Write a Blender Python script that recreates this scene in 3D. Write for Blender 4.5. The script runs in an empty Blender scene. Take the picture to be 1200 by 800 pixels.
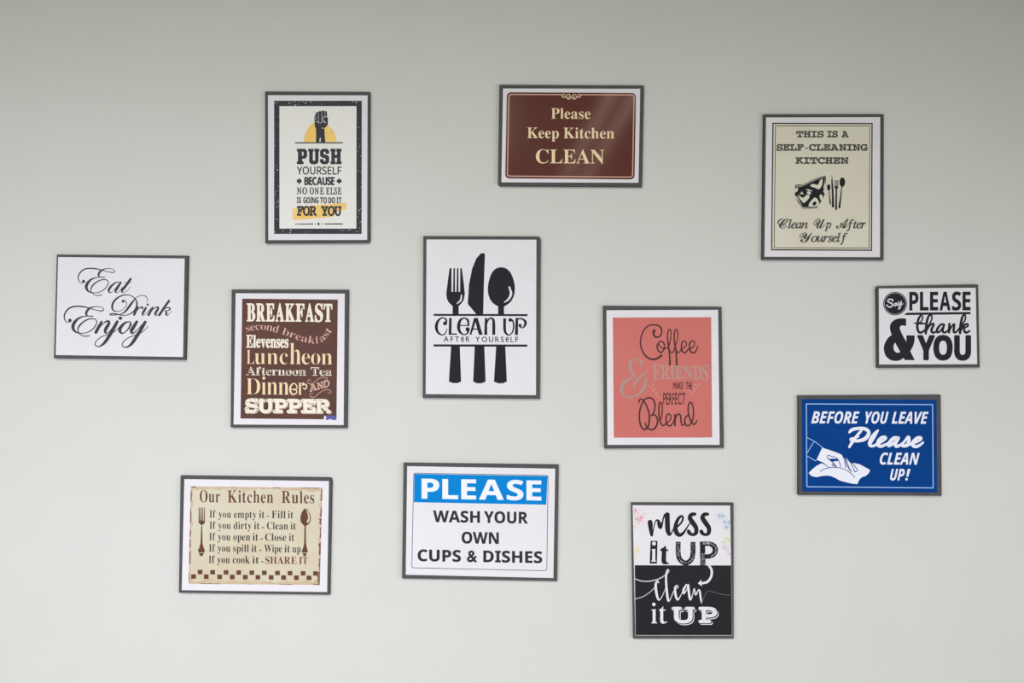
import bpy, bmesh, math, random
from mathutils import Vector
from mathutils.geometry import tessellate_polygon

# ------------------------------------------------------------------ camera, world, lights, exposure
SC = bpy.context.scene
COL = SC.collection
D = 1.57            # camera distance from the wall (m); the frame is 2.0 m wide at the wall
EYE = 1.50          # height of the picture centre on the wall
cam = bpy.data.cameras.new('camera')
cam.sensor_width = 36.0
cam.lens = 36.0 * D / 2.0
cam.clip_start = 0.01
cam_ob = bpy.data.objects.new('camera', cam)
COL.objects.link(cam_ob)
cam_ob.location = (0, -D, EYE)
cam_ob.rotation_euler = (math.pi / 2, 0, 0)
SC.camera = cam_ob

SC.view_settings.view_transform = 'Standard'
SC.view_settings.look = 'None'
SC.view_settings.gamma = 1.0
SC.view_settings.use_curve_mapping = False
SC.view_settings.exposure = 0.0

world = bpy.data.worlds.new('room_light')
SC.world = world
world.use_nodes = True
bg = world.node_tree.nodes['Background']
bg.inputs[0].default_value = (0.90, 1.0, 0.40, 1)
bg.inputs[1].default_value = 0.105

def area(name, loc, aim, sx, sy, power, col):
    l = bpy.data.lights.new(name, 'AREA')
    l.shape = 'RECTANGLE'
    l.size, l.size_y = sx, sy
    l.energy = power
    l.color = col
    o = bpy.data.objects.new(name, l)
    COL.objects.link(o)
    o.location = loc
    o.rotation_euler = (Vector(aim) - Vector(loc)).to_track_quat('-Z', 'Y').to_euler()
    return o

# daylight from a window behind the camera on the left, a softer room light on the right
area('window_daylight', (-0.96, -1.65, 1.44), (-1.5, 0, -0.49), 1.55, 0.5, 24.6, (0.778, 0.763, 1.0))
area('room_light', (1.21, -1.60, 1.28), (-0.85, 0, 0.2), 1.6, 0.5, 18.4, (0.832, 0.796, 1.0))
area('ceiling_panel', (-0.45, -2.9, 2.75), (-0.45, -2.9, 0.0), 0.6, 1.2, 104.0, (1.0, 0.98, 0.98))

# two ceiling tubes running away from the wall behind the camera (their sheen shows on the laminated sign)
for ends in (((0.50, -2.0, 2.70), (0.36, -4.9, 2.70)), ((0.61, -2.0, 2.70), (0.53, -4.9, 2.70))):
    a, b = Vector(ends[0]), Vector(ends[1])
    tube = area('ceiling_tube', (a + b) / 2, (a + b) / 2 - Vector((0, 0, 1)), 0.06, (a - b).length, 1.5, (1.0, 0.80, 0.66))
    tube.rotation_euler = (0, 0, math.atan2(-(a - b).x, (a - b).y))

# ------------------------------------------------------------------ materials
def lin(c):
    c = c / 255.0
    return c / 12.92 if c <= 0.04045 else ((c + 0.055) / 1.055) ** 2.4

LIT = [1.0, 1.0, 1.0]      # light that falls on the sign whose colours were read off the photograph
def lit(f):
    LIT[:] = [f, f, f * 1.06]
def albedo(rgb):
    return tuple(min(lin(v) / k, 0.88) for v, k in zip(rgb, LIT)) + (1,)

MATS = {}
def mat(name, rgb, rough=0.6, noise=None, spec=0.15, coat=0.0, coat_rough=0.2, bump=0.0, bump_scale=400):
    if name in MATS:
        return MATS[name]
    m = bpy.data.materials.new(name)
    m.use_nodes = True
    nt = m.node_tree
    b = nt.nodes['Principled BSDF']
    c = albedo(rgb)
    b.inputs['Base Color'].default_value = c
    b.inputs['Roughness'].default_value = rough
    b.inputs['Specular IOR Level'].default_value = spec
    b.inputs['Coat Weight'].default_value = coat
    b.inputs['Coat Roughness'].default_value = coat_rough
    tc = nt.nodes.new('ShaderNodeTexCoord')
    if noise:
        scale, rgb2, lo, hi = noise
        n = nt.nodes.new('ShaderNodeTexNoise')
        n.inputs['Scale'].default_value = scale
        n.inputs['Detail'].default_value = 5
        r = nt.nodes.new('ShaderNodeValToRGB')
        r.color_ramp.elements[0].position = lo
        r.color_ramp.elements[1].position = hi
        r.color_ramp.elements[0].color = c
        r.color_ramp.elements[1].color = albedo(rgb2)
        nt.links.new(tc.outputs['Object'], n.inputs['Vector'])
        nt.links.new(n.outputs['Fac'], r.inputs['Fac'])
        nt.links.new(r.outputs['Color'], b.inputs['Base Color'])
    if bump:
        n2 = nt.nodes.new('ShaderNodeTexNoise')
        n2.inputs['Scale'].default_value = bump_scale
        n2.inputs['Detail'].default_value = 3
        bp = nt.nodes.new('ShaderNodeBump')
        bp.inputs['Strength'].default_value = bump
        bp.inputs['Distance'].default_value = 0.001
        nt.links.new(tc.outputs['Object'], n2.inputs['Vector'])
        nt.links.new(n2.outputs['Fac'], bp.inputs['Height'])
        nt.links.new(bp.outputs['Normal'], b.inputs['Normal'])
    MATS[name] = m
    return m

WALL = mat('wall_paint', (209, 213, 201), 0.75, (6, (207, 211, 199), 0.35, 0.65), 0.2, bump=0.25, bump_scale=260)
FLOORM = mat('floor_vinyl', (150, 145, 135), 0.5, (8, (140, 135, 126), 0.3, 0.7))
BOARD = mat('charcoal_board', (84, 84, 82), 0.7, (90, (77, 77, 75), 0.3, 0.7), 0.2)
PAPER = mat('white_paper', (226, 226, 223), 0.55, (25, (223, 223, 220), 0.35, 0.65))
INK = mat('black_ink', (38, 40, 43), 0.6, spec=0.08)

# ------------------------------------------------------------------ mesh helpers
def world_xz(px, py, d):
    k = (D - d) / D
    return (px - 600.0) / 600.0 * k, EYE + (400.0 - py) / 600.0 * k

def box(name, x0, x1, y0, y1, z0, z1, m):
    bm = bmesh.new()
    bmesh.ops.create_cube(bm, size=1)
    for v in bm.verts:
        v.co = Vector((x0 + (v.co.x + .5) * (x1 - x0), y0 + (v.co.y + .5) * (y1 - y0), z0 + (v.co.z + .5) * (z1 - z0)))
    me = bpy.data.meshes.new(name)
    bm.to_mesh(me)
    bm.free()
    me.materials.append(m)
    o = bpy.data.objects.new(name, me)
    COL.objects.link(o)
    o['kind'] = 'structure'
    return o

# ------------------------------------------------------------------ the setting
box('wall_back', -2.6, 2.6, 0.0, 0.12, 0.0, 2.9, WALL)
box('floor', -2.6, 2.6, -4.0, 0.12, -0.08, 0.0, FLOORM)

# ------------------------------------------------------------------ lettering: glyph outlines of Blender's own built-in text
FONTS = {'plain': None, 'serif': 0x1D400, 'ital': 0x1D434, 'serifital': 0x1D468, 'script': 0x1D4D0,
         'sans': 0x1D5A0, 'bold': 0x1D5D4, 'sansital': 0x1D608, 'bolditalic': 0x1D63C, 'mono': 0x1D670}
def encode(s, font):
    b = FONTS[font]
    if b is None:
        return s
    out = ''
    for c in s:
        if 'A' <= c <= 'Z':
            out += chr(b + ord(c) - 65)
        elif 'a' <= c <= 'z':
            out += '\u210e' if (font == 'ital' and c == 'h') else chr(b + 26 + ord(c) - 97)
        else:
            out += c
    return out

GCACHE = {}
def glyphs(s, font, offset):
    key = (s, font, offset)
    if key in GCACHE:
        return GCACHE[key]
    cu = bpy.data.curves.new('type', 'FONT')
    cu.body = encode(s, font)
    cu.size = 1
    cu.offset = offset
    cu.resolution_u = 4
    o = bpy.data.objects.new('type', cu)
    COL.objects.link(o)
    bpy.context.view_layer.update()
    me = bpy.data.meshes.new_from_object(o.evaluated_get(bpy.context.evaluated_depsgraph_get()))
    vs = [(v.co.x, v.co.y) for v in me.vertices]
    fs = [tuple(p.vertices) for p in me.polygons]
    cnt = {}
    for f in fs:
        for i in range(len(f)):
            e = tuple(sorted((f[i], f[(i + 1) % len(f)])))
            cnt[e] = cnt.get(e, 0) + 1
    es = [e for e, n in cnt.items() if n == 1]
    bpy.data.objects.remove(o)
    bpy.data.curves.remove(cu)
    bpy.data.meshes.remove(me)
    GCACHE[key] = (vs, fs, es)
    return GCACHE[key]

def catmull(pts, closed=False, sub=6):
    n = len(pts)
    if n < 3:
        return [tuple(p) for p in pts]
    out = []
    rng = range(n) if closed else range(n - 1)
    for i in rng:
        p1, p2 = pts[i], pts[(i + 1) % n]
        p0 = pts[i - 1] if (closed or i > 0) else tuple(2 * a - b for a, b in zip(p1, p2))
        p3 = pts[(i + 2) % n] if (closed or i + 2 < n) else tuple(2 * b - a for a, b in zip(p1, p2))
        for k in range(sub):
            t = k / sub
            out.append(tuple(0.5 * (2 * b + (c - a) * t + (2 * a - 5 * b + 4 * c - d) * t * t + (3 * b - a - 3 * c + d) * t ** 3)
                             for a, b, c, d in zip(p0, p1, p2, p3)))
    if not closed:
        out.append(tuple(pts[-1]))
    return out

# ------------------------------------------------------------------ one sign
T_BOARD, T_PAPER = 0.009, 0.0005
LAYER = 1.0e-5
OPEN = []
class Sign:
    def __init__(self, label, crop, board, paper, slope=0.0, paper_mat=None, chamfer=()):
        if OPEN:
            OPEN.pop().flush()      # close the last part of the sign before
        OPEN.append(self)
        self.crop(*crop)
        self.slope = slope
        P = [self.px(*p) for p in board]
        cx = sum(p[0] for p in P) / 4.0
        cy = sum(p[1] for p in P) / 4.0
        self.c = world_xz(cx, cy, 0)
        r = bpy.data.objects.new('kitchen_sign', None)
        r.empty_display_size = 0.05
        COL.objects.link(r)
        r.location = (self.c[0], 0, self.c[1])
        r['label'] = label
        r['category'] = 'sign'
        r['group'] = 'kitchen signs hung on the wall'
        self.root = r
        self.sheet = None
        g = D / (D - T_BOARD)
        xs, ys = [p[0] for p in P], [p[1] for p in P]
        mx, my = sum(xs) / 4, sum(ys) / 4
        def face(v, mid, lo_side, c):
            # an edge whose side face is turned to the camera shows its back edge outermost
            seen = (lo_side and v > c) or (not lo_side and v < c)
            return c + (v - c) * g if seen else v
        P = [(face(p[0], mx, p[0] < mx, 600.0), face(p[1], my, p[1] < my, 400.0)) for p in P]
        # board: a thick slab, some corners worn round
        out = []
        for i, p in enumerate(P):
            if i in chamfer:
                a, b = P[i - 1], P[(i + 1) % 4]
                def to(q, L):
                    d = math.hypot(q[0] - p[0], q[1] - p[1])
                    return (p[0] + (q[0] - p[0]) * L / d, p[1] + (q[1] - p[1]) * L / d)
                q1, q2 = to(a, 3.2), to(b, 3.2)
                m = (p[0] * .45 + (q1[0] + q2[0]) * .275, p[1] * .45 + (q1[1] + q2[1]) * .275)
                out += [q1, m, q2]
            else:
                out.append(p)
        self.slab('backing_board', out, 0.0, T_BOARD, BOARD, self.root, 0.0007)
        Q = [self.px(*p) for p in paper]
        self.sheet = self.slab('paper_sheet', Q, T_BOARD, T_BOARD + T_PAPER, paper_mat or PAPER, self.root, 0.0)
        self.z = T_BOARD + T_PAPER + 2e-5
        self.cur = None

    def crop(self, x0, y0, k):
        self.x0, self.y0, self.k = x0, y0, k

    def px(self, x, y):
        return self.x0 + x / self.k, self.y0 + y / self.k

    def local(self, p, d):
        x, z = world_xz(p[0], p[1], d)
        return (x - self.c[0], -d, z - self.c[1])

    def slab(self, name, P, d0, d1, m, parent, bevel):
        bm = bmesh.new()
        # both faces take the outline measured at the front face
        k = (D - d1) / D
        f = [self.local(p, d1) for p in P]
        fv = [bm.verts.new(v) for v in f]
        bv = [bm.verts.new((v[0], -d0, v[2])) for v in f]
        n = len(P)
        bm.faces.new(fv)
        bm.faces.new(bv[::-1])
        for i in range(n):
            bm.faces.new((fv[i], bv[i], bv[(i + 1) % n], fv[(i + 1) % n]))
        bmesh.ops.recalc_face_normals(bm, faces=bm.faces)
        if bevel:
            es = [e for e in bm.edges if all(abs(v.co.y + d1) < 1e-7 for v in e.verts)]
            bmesh.ops.bevel(bm, geom=es, offset=bevel, segments=2, affect='EDGES', profile=0.5)
        me = bpy.data.meshes.new(name)
        bm.to_mesh(me)
        bm.free()
        me.materials.append(m)
        o = bpy.data.objects.new(name, me)
        COL.objects.link(o)
        o.parent = parent
        return o

    # ---- printed parts: everything added between two part() calls is one mesh on the sheet
    def part(self, name, m, label=None, stuff=False):
        self.flush()
        self.cur = dict(name=name, mat=m, label=label, stuff=stuff, v=[], f=[])
        return self

    def flush(self):
        c = self.cur
        self.cur = None
        if not c or not c['f']:
            return
        me = bpy.data.meshes.new(c['name'])
        me.from_pydata(c['v'], [], c['f'])
        me.materials.append(c['mat'])
        # all print faces the room
        bm = bmesh.new()
        bm.from_mesh(me)
        bm.normal_update()
        fl = [f for f in bm.faces if f.normal.y > 0]
        if fl:
            bmesh.ops.reverse_faces(bm, faces=fl)
        bm.to_mesh(me)
        bm.free()
        o = bpy.data.objects.new(c['name'], me)
        COL.objects.link(o)
        o.parent = self.sheet
        if c['stuff']:
            o['kind'] = 'stuff'
        if c['label']:
            o['label'] = c['label']

    def add(self, pts, faces, dz=LAYER, ramp=None):
        """pts in crop pixels"""
        c = self.cur
        b = len(c['v'])
        for i, p in enumerate(pts):
            d = self.z + (ramp[i] if ramp else 0)
            c['v'].append(self.local(self.px(p[0], p[1]), d))
        c['f'] += [tuple(b + i for i in f) for f in faces]
        self.z += dz
        return self

    def poly(self, pts, holes=(), smooth=False, dz=LAYER):
        if smooth:
            pts = catmull(pts, True, 4)
            holes = [catmull(h, True, 4) for h in holes]
        allp = list(pts)
        for h in holes:
            allp += list(h)
        tris = tessellate_polygon([[Vector((p[0], p[1], 0)) for p in q] for q in [pts] + list(holes)])
        return self.add(allp, tris, dz)

    def rect(self, x0, y0, x1, y1, slope=None, dz=LAYER):
        s = self.slope if slope is None else slope
        e = s * (x1 - x0)
        return self.add([(x0, y0), (x1, y0 + e), (x1, y1 + e), (x0, y1)], [(0, 1, 2, 3)], dz)

    def disc(self, x, y, r, ry=None, n=20, dz=LAYER):
        ry = ry or r
        pts = [(x + r * math.cos(2 * math.pi * i / n), y + ry * math.sin(2 * math.pi * i / n)) for i in range(n)]
        return self.add(pts, [tuple(range(n))], dz)

    def ring(self, quad, w, radius=0.0):
        """closed band of width w inside a quad, corners rounded"""
        def rounded(q, r):
            if r <= 0.01:
                return list(q)
            out = []
            for i, p in enumerate(q):
                a, b = q[i - 1], q[(i + 1) % 4]
                def to(t):
                    d = math.hypot(t[0] - p[0], t[1] - p[1])
                    return (p[0] + (t[0] - p[0]) * r / d, p[1] + (t[1] - p[1]) * r / d)
                s, e = to(a), to(b)
                for j in range(7):
                    t = j / 6
                    out.append(tuple(s[m] * (1 - t) ** 2 + 2 * p[m] * t * (1 - t) + e[m] * t * t for m in (0, 1)))
            return out
        cx = sum(p[0] for p in quad) / 4
        cy = sum(p[1] for p in quad) / 4
        inner = [(p[0] + (w if p[0] < cx else -w), p[1] + (w if p[1] < cy else -w)) for p in quad]
        A, B = rounded(quad, radius), rounded(inner, max(radius - w, 0.02) if radius else 0)
        n = len(A)
        return self.add(A + B, [(i, (i + 1) % n, n + (i + 1) % n, n + i) for i in range(n)])

    def rrect(self, quad, radius):
        out = []
        for i, p in enumerate(quad):
            a, b = quad[i - 1], quad[(i + 1) % 4]
            def to(t):
                d = math.hypot(t[0] - p[0], t[1] - p[1])
                return (p[0] + (t[0] - p[0]) * radius / d, p[1] + (t[1] - p[1]) * radius / d)
            s, e = to(a), to(b)
            for j in range(7):
                t = j / 6
                out.append(tuple(s[m] * (1 - t) ** 2 + 2 * p[m] * t * (1 - t) + e[m] * t * t for m in (0, 1)))
        return self.add(out, [tuple(range(len(out)))])

    def stroke(self, pts, w=None, closed=False, sub=6, cap=True, xf=None):
        """pen stroke through (x, y, width) points"""
        P = [(p[0], p[1], p[2] if len(p) > 2 else w) for p in pts]
        if xf:
            ax, bx, ay, by, kw = xf
            P = [(ax * x + bx, ay * y + by, ww * kw) for x, y, ww in P]
        S = catmull(P, closed, sub) if len(P) > 2 else P
        n = len(S)
        L, R = [], []
        for i in range(n):
            a = S[i - 1] if (i > 0 or closed) else S[0]
            b = S[(i + 1) % n] if (i < n - 1 or closed) else S[-1]
            dx, dy = b[0] - a[0], b[1] - a[1]
            l = math.hypot(dx, dy) or 1e-6
            nx, ny = -dy / l, dx / l
            h = max(S[i][2], 0.5) / 2
            L.append((S[i][0] + nx * h, S[i][1] + ny * h))
            R.append((S[i][0] - nx * h, S[i][1] - ny * h))
        pts2 = L + R
        ramp = [9e-6 * i / n for i in range(n)] * 2
        faces = [(i, (i + 1) % n, n + (i + 1) % n, n + i) for i in range(n if closed else n - 1)]
        if cap and not closed:
            for idx in (0, n - 1):
                h = S[idx][2] / 2
                o = len(pts2)
                for j in range(10):
                    a = 2 * math.pi * j / 10
                    pts2.append((S[idx][0] + h * math.cos(a), S[idx][1] + h * math.sin(a)))
                    ramp.append(1.0e-5 if idx else -2e-6)
                faces.append(tuple(range(o, o + 10)))
        return self.add(pts2, faces, LAYER, ramp)

    def text(self, s, font, x0, yb, x1, h, ref='H', weight=0.0, offset=0.0, shear=0.0, gap=None, slope=None,
             warp=None, dx=0, dy=0, widths=None, tall=None):
        """ink of the word fitted between x0 and x1 with its baseline at yb; h = height of the letter ref"""
        if gap is None:
            vs, fs, es = glyphs(s, font, offset)
            vs = list(vs)
        else:
            vs, fs, es = [], [], []
            pen = 0.0
            hh = max(v[1] for v in glyphs(ref, font, offset)[0])
            for c in s:
                if c == ' ':
                    pen += 0.35 * hh
                    continue
                a, b, e = glyphs(c, font, offset)
                mn, mx = min(p[0] for p in a), max(p[0] for p in a)
                kx = (widths or {}).get(c, 1.0)
                o = len(vs)
                ty = (tall or {}).get(c, 1.0)
                vs += [(pen + (p[0] - mn) * kx, p[1] * ty) for p in a]
                fs = fs + [tuple(o + i for i in f) for f in b]
                es = es + [tuple(o + i for i in f) for f in e]
                pen += (mx - mn) * kx + gap * hh
        rv = glyphs(ref, font, offset)[0]
        top = max(v[1] for v in rv)
        ky = h / top
        vs = [(x + shear * y, y) for x, y in vs]
        mn, mx = min(v[0] for v in vs), max(v[0] for v in vs)
        hw = weight / 2
        kx = (x1 - x0 - 2 * hw) / (mx - mn)
        sl = self.slope if slope is None else slope
        if weight:
            ky = (h - 2 * hw) / top
        pts = []
        for x, y in vs:
            X = x0 + hw + (x - mn) * kx
            Y = yb - hw - y * ky if weight else yb - y * ky
            Y += sl * (X - x0)
            if warp:
                X, Y = warp(X, Y)
            pts.append((X + dx, Y + dy))
        self.add(pts, fs)
        if weight:
            q, qf = [], []
            for a, b in es:
                (xa, ya), (xb, yb2) = pts[a], pts[b]
                l = math.hypot(xb - xa, yb2 - ya)
                if l < 1e-6:
                    continue
                ux, uy = (xb - xa) / l * hw, (yb2 - ya) / l * hw
                o = len(q)
                e = 0.35
                q += [(xa - ux * e - uy, ya - uy * e + ux), (xb + ux * e - uy, yb2 + uy * e + ux),
                      (xb + ux * e + uy, yb2 + uy * e - ux), (xa - ux * e + uy, ya - uy * e - ux)]
                qf.append((o, o + 1, o + 2, o + 3))
            ramp = [((i // 4) % 7) * 3e-6 for i in range(len(q))]
            self.add(q, qf, 2.5e-5, ramp)
        return self

    def words(self, items, font, yb, h, x_ref=None, **kw):
        """several words of one line, each with its own left and right edge"""
        xr = items[0][1] if x_ref is None else x_ref
        sl = self.slope if kw.get('slope') is None else kw['slope']
        for w, a, b in items:
            self.text(w, font, a, yb + sl * (a - xr), b, h, **kw)
        return self

def speckle(s, pts, r0, r1, seed):
    rnd = random.Random(seed)
    for x, y in pts:
        s.disc(x, y, rnd.uniform(r0, r1), n=6, dz=1e-7)
    s.z += LAYER

# ================================================================== the signs
# ---- "PUSH YOURSELF" poster
lit(0.84)
DIST = mat('distressed_black_ink', (50, 51, 56), 0.55, (40, (58, 59, 63), 0.4, 0.7))
OFFW = mat('off_white_print', (215, 215, 210), 0.55)
FLECK = mat('pale_flecks', (196, 196, 196), 0.55)
s = Sign('tall poster with a raised black fist over a yellow half sun, PUSH YOURSELF',
         (300, 95, 4.0), [(42, 48), (538, 50), (538, 760), (43, 762)], [(56, 66), (523, 67), (521, 744), (58, 745)], 0.002, chamfer=(2,))
s.part('print_panel', OFFW).poly([(108, 119), (474, 120), (473, 693), (108, 693)])
s.part('border', DIST, 'worn black border').ring([(85, 92), (496, 92), (495, 716), (85, 716)], 25)
rnd = random.Random(4)
s.part('print_flecks', FLECK, stuff=True)
pts = [(rnd.uniform(88, 492), rnd.choice((rnd.uniform(94, 118), rnd.uniform(694, 714)))) for i in range(34)]
pts += [(rnd.choice((rnd.uniform(87, 107), rnd.uniform(475, 493))), rnd.uniform(95, 712)) for i in range(46)]
speckle(s, pts, 0.7, 2.0, 2)
speckle(s, [(155, 103), (183, 113), (233, 104), (345, 120), (470, 100), (482, 606), (127, 697), (160, 710), (163, 699), (440, 697), (100, 415)], 2.0, 3.2, 5)
s.crop(335, 120, 11.43)
s.part('sun', mat('yellow_ink', (226, 199, 118), 0.55, (60, (230, 182, 96), 0.35, 0.65)), 'yellow half sun')
s.poly([(243, 530), (248, 465), (262, 415), (290, 355), (325, 308), (370, 275), (430, 258), (500, 266), (560, 300), (610, 345), (650, 410), (672, 470), (682, 530)])
s.part('fist', DIST, 'black raised fist')
s.poly([(402, 535), (405, 430), (402, 350), (388, 320), (384, 270), (382, 190), (392, 160), (404, 150), (404, 134), (418, 126), (436, 130), (442, 118), (462, 114),
        (480, 122), (484, 108), (504, 108), (520, 122), (526, 112), (546, 116), (552, 140), (552, 192), (564, 210), (562, 300), (540, 325), (518, 345), (520, 430), (528, 535)])
s.poly([(122, 532), (764, 532), (762, 548), (122, 548)])
s.part('fist_lines', FLECK, stuff=True)
for a in ([(396, 165, 4), (400, 240, 5)], [(434, 140, 5), (438, 240, 5), (440, 265, 4)], [(481, 125, 5), (480, 200, 5), (478, 265, 4)], [(524, 125, 5), (524, 188, 5)],
          [(400, 256, 5), (430, 262, 6), (455, 278, 6), (478, 265, 5), (500, 262, 5)], [(524, 190, 6), (500, 200, 6), (498, 235, 8), (520, 262, 12), (532, 272, 7)],
          [(505, 190, 4), (550, 196, 6)], [(484, 345, 10), (502, 342, 8)], [(458, 520, 20), (460, 490, 16), (464, 470, 6)]):
    s.stroke(a)
s.crop(335, 165, 7.62)
GOLD = mat('orange_brush', (232, 197, 128), 0.55, (55, (232, 182, 100), 0.35, 0.6))
s.part('brush_swash', GOLD, 'yellow brush stroke')
s.poly([(57, 596), (75, 600), (100, 598), (190, 580), (350, 566), (538, 552), (542, 610), (520, 616), (440, 640), (430, 668), (390, 684), (250, 690), (150, 700), (66, 708), (58, 670), (62, 630)])
s.part('lettering', DIST, 'text: PUSH')
s.poly([(98, 70), (170, 70), (190, 90), (190, 140), (170, 160), (146, 160), (146, 183), (158, 183), (158, 209), (98, 209), (98, 183), (108, 183), (108, 96), (98, 96)],
       holes=[[(144, 97), (153, 97), (157, 102), (157, 128), (153, 133), (144, 133)]])
s.poly([(200, 70), (248, 70), (248, 96), (241, 96), (241, 172), (246, 178), (256, 178), (261, 172), (261, 96), (254, 96), (254, 70), (299, 70), (299, 96), (292, 96), (292, 188), (272, 209), (228, 209), (208, 188), (208, 96), (200, 96)])
s.poly([(324, 70), (368, 70), (386, 88), (386, 116), (354, 116), (354, 102), (348, 97), (342, 97), (337, 102), (337, 115), (342, 120), (370, 126), (387, 142), (387, 190), (368, 209), (324, 209), (305, 190), (305, 162), (337, 162), (337, 176), (342, 181), (349, 181), (354, 176), (354, 160), (349, 155), (322, 150), (305, 134), (305, 88)])
s.poly([(398, 70), (445, 70), (445, 96), (438, 96), (438, 124), (457, 124), (457, 96), (450, 96), (450, 70), (497, 70), (497, 96), (489, 96), (489, 183), (497, 183), (497, 209), (450, 209), (450, 183), (457, 183), (457, 152), (438, 152), (438, 183), (445, 183), (445, 209), (398, 209), (398, 183), (406, 183), (406, 96), (398, 96)])
s.part('lettering', DIST, 'text: YOURSELF').text('YOURSELF', 'sans', 98, 300, 497, 71, weight=3)
s.part('lettering', DIST, 'text: BECAUSE').text('BECAUSE', 'bold', 165, 395, 435, 73, weight=4, gap=.08)
s.part('arrow', DIST)
s.poly([(98, 345), (116, 345), (116, 328), (145, 359), (116, 390), (116, 373), (98, 373)])
s.part('arrow', DIST).poly([(497, 345), (479, 345), (479, 328), (450, 359), (479, 390), (479, 373), (497, 373)])
s.part('lettering', DIST, 'text: NO ONE ELSE').words([('NO', 98, 190), ('ONE', 212, 340), ('ELSE', 358, 497)], 'ital', 477, 62, shear=-.27, weight=3.5, gap=.1)
s.part('lettering', DIST, 'text: IS GOING TO DO IT').words([('IS', 98, 136), ('GOING', 155, 292), ('TO', 306, 366), ('DO', 380, 440), ('IT', 454, 497)], 'bold', 556, 53, gap=.12, weight=1)
s.part('lettering', DIST, 'text: FOR YOU').words([('FOR', 98, 275), ('YOU', 315, 497)], 'mono', 669, 88, weight=8, gap=.04)
s.part('letter_flecks', GOLD)
s.poly([(404, 606), (408, 618), (420, 618), (411, 626), (415, 640), (404, 632), (393, 640), (397, 626), (388, 618), (400, 618)])
s.part('rule_ornament', DIST)
s.stroke([(85, 745, 6), (95, 740, 4), (102, 742, 3)])
s.poly([(98, 739), (245, 737), (245, 746), (110, 745)])
s.poly([(345, 737), (508, 736), (508, 746), (345, 745)])
for x, r in ((264, 4), (292, 9), (322, 4)):
    s.disc(x, 741, r, r * 1.4)

# ---- brown "Please Keep Kitchen CLEAN"
lit(0.79)
CREAM = mat('cream_ink', (216, 198, 160), 0.5)
PINKL = mat('pale_pink_line', (190, 154, 140), 0.5)
GLOSSRED = mat('maroon_laminate', (86, 42, 37), 0.5, (9, (80, 41, 35), 0.35, 0.65), 0.08, coat=1.0, coat_rough=0.085)
s = Sign('glossy maroon sign with cream serif lettering, Please Keep Kitchen CLEAN',
         (575, 90, 5.7158), [(58, 52), (1028, 57), (1015, 741), (48, 735)], [(83, 78), (1002, 80), (990, 709), (72, 706)], 0.005, chamfer=(3,))
s.part('print_panel', GLOSSRED, 'glossy maroon panel').rrect([(108, 103), (974, 108), (964, 687), (97, 680)], 32)
s.part('border', PINKL).ring([(119, 114), (964, 118), (954, 675), (108, 668)], 7, 24)
s.part('ornament_ground', GLOSSRED).rect(478, 108, 602, 130)
s.part('scroll_ornament', CREAM, 'small cream scroll ornament')
s.crop(645, 105, 24.0)
for sx in (1, -1):
    m = (lambda P: [(x, y, w) for x, y, w in P]) if sx == 1 else (lambda P: [(1180 - x, y, w) for x, y, w in P])
    s.stroke(m([(400, 160, 16), (400, 132, 16), (370, 128, 16), (330, 155, 20), (340, 190, 24), (370, 212, 24), (410, 210, 20), (440, 185, 20), (470, 145, 18), (510, 132, 20), (550, 150, 20), (555, 190, 20), (520, 215, 20), (495, 205, 16)]))
    s.stroke(m([(440, 190, 18), (460, 235, 22), (500, 262, 24), (540, 258, 22), (590, 210, 18)]))
s.crop(575, 90, 5.7158)
s.part('lettering', CREAM, 'text: Please').text('Please', 'serif', 405, 281, 668, 71, offset=-.012, weight=2)
s.part('lettering', CREAM, 'text: Keep Kitchen').words([('Keep', 245, 457), ('Kitchen', 488, 828)], 'serif', 411, 72, offset=-.012, weight=2)
s.part('lettering', CREAM, 'text: CLEAN').text('CLEAN', 'serif', 303, 580, 762, 94, offset=-.014, weight=3)

# ---- "THIS IS A SELF-CLEANING KITCHEN"
lit(0.75)
SAGE = mat('sage_print', (192, 191, 175), 0.55, (14, (190, 185, 168), 0.35, 0.7))
GREY = mat('dark_grey_ink', (66, 67, 64), 0.55)
GREYL = mat('mid_grey_ink', (128, 128, 118), 0.55)
LIGHTC = mat('pale_sage', (192, 191, 176), 0.55)
s = Sign('beige sign with a patterned bowl and cutlery, THIS IS A SELF-CLEANING KITCHEN',
         (880, 125, 4.2118), [(58, 37), (657, 36), (656, 758), (49, 756)], [(75, 53), (638, 51), (637, 742), (67, 740)], -0.001)
s.part('print_panel', SAGE).poly([(106, 79), (601, 80), (598, 711), (99, 709)])
s.part('border', INK, 'double black border').ring([(106, 79), (601, 80), (598, 711), (99, 709)], 6)
s.ring([(120, 93), (588, 93), (585, 699), (113, 697)], 3.2)
s.crop(905, 145, 10.0)
for t, items, yb, h in (('THIS IS A', [('THIS', 280, 605), ('IS', 640, 770), ('A', 812, 895)], 160, 76), ('SELF-CLEANING', [('SELF', 50, 368), ('CLEANING', 430, 1120)], 316, 77),
                        ('KITCHEN', [('KITCHEN', 272, 895)], 469, 77)):
    s.part('lettering', GREY, 'text: ' + t)
    s.words(items, 'mono', yb, h, weight=9, gap=.12, slope=0)
    if t.startswith('SELF'):
        s.poly([(382, 280), (420, 280), (420, 290), (382, 290)])
s.crop(925, 200, 16.0)
s.part('bowl', INK, 'black and cream patterned bowl')
s.poly([(110, 265), (160, 255), (230, 262), (300, 235), (450, 165), (580, 110), (680, 92), (688, 140), (684, 230), (660, 350), (636, 395), (664, 425), (640, 500), (590, 590), (525, 660), (520, 705), (250, 712),
        (228, 672), (160, 590), (120, 490), (98, 425), (125, 400), (112, 330)])
s.part('bowl_rim', GREYL, 'grey bowl rim')
s.stroke([(130, 275, 30), (190, 290, 34), (270, 265, 30), (450, 180, 34), (600, 120, 30), (668, 102, 12)])
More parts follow.
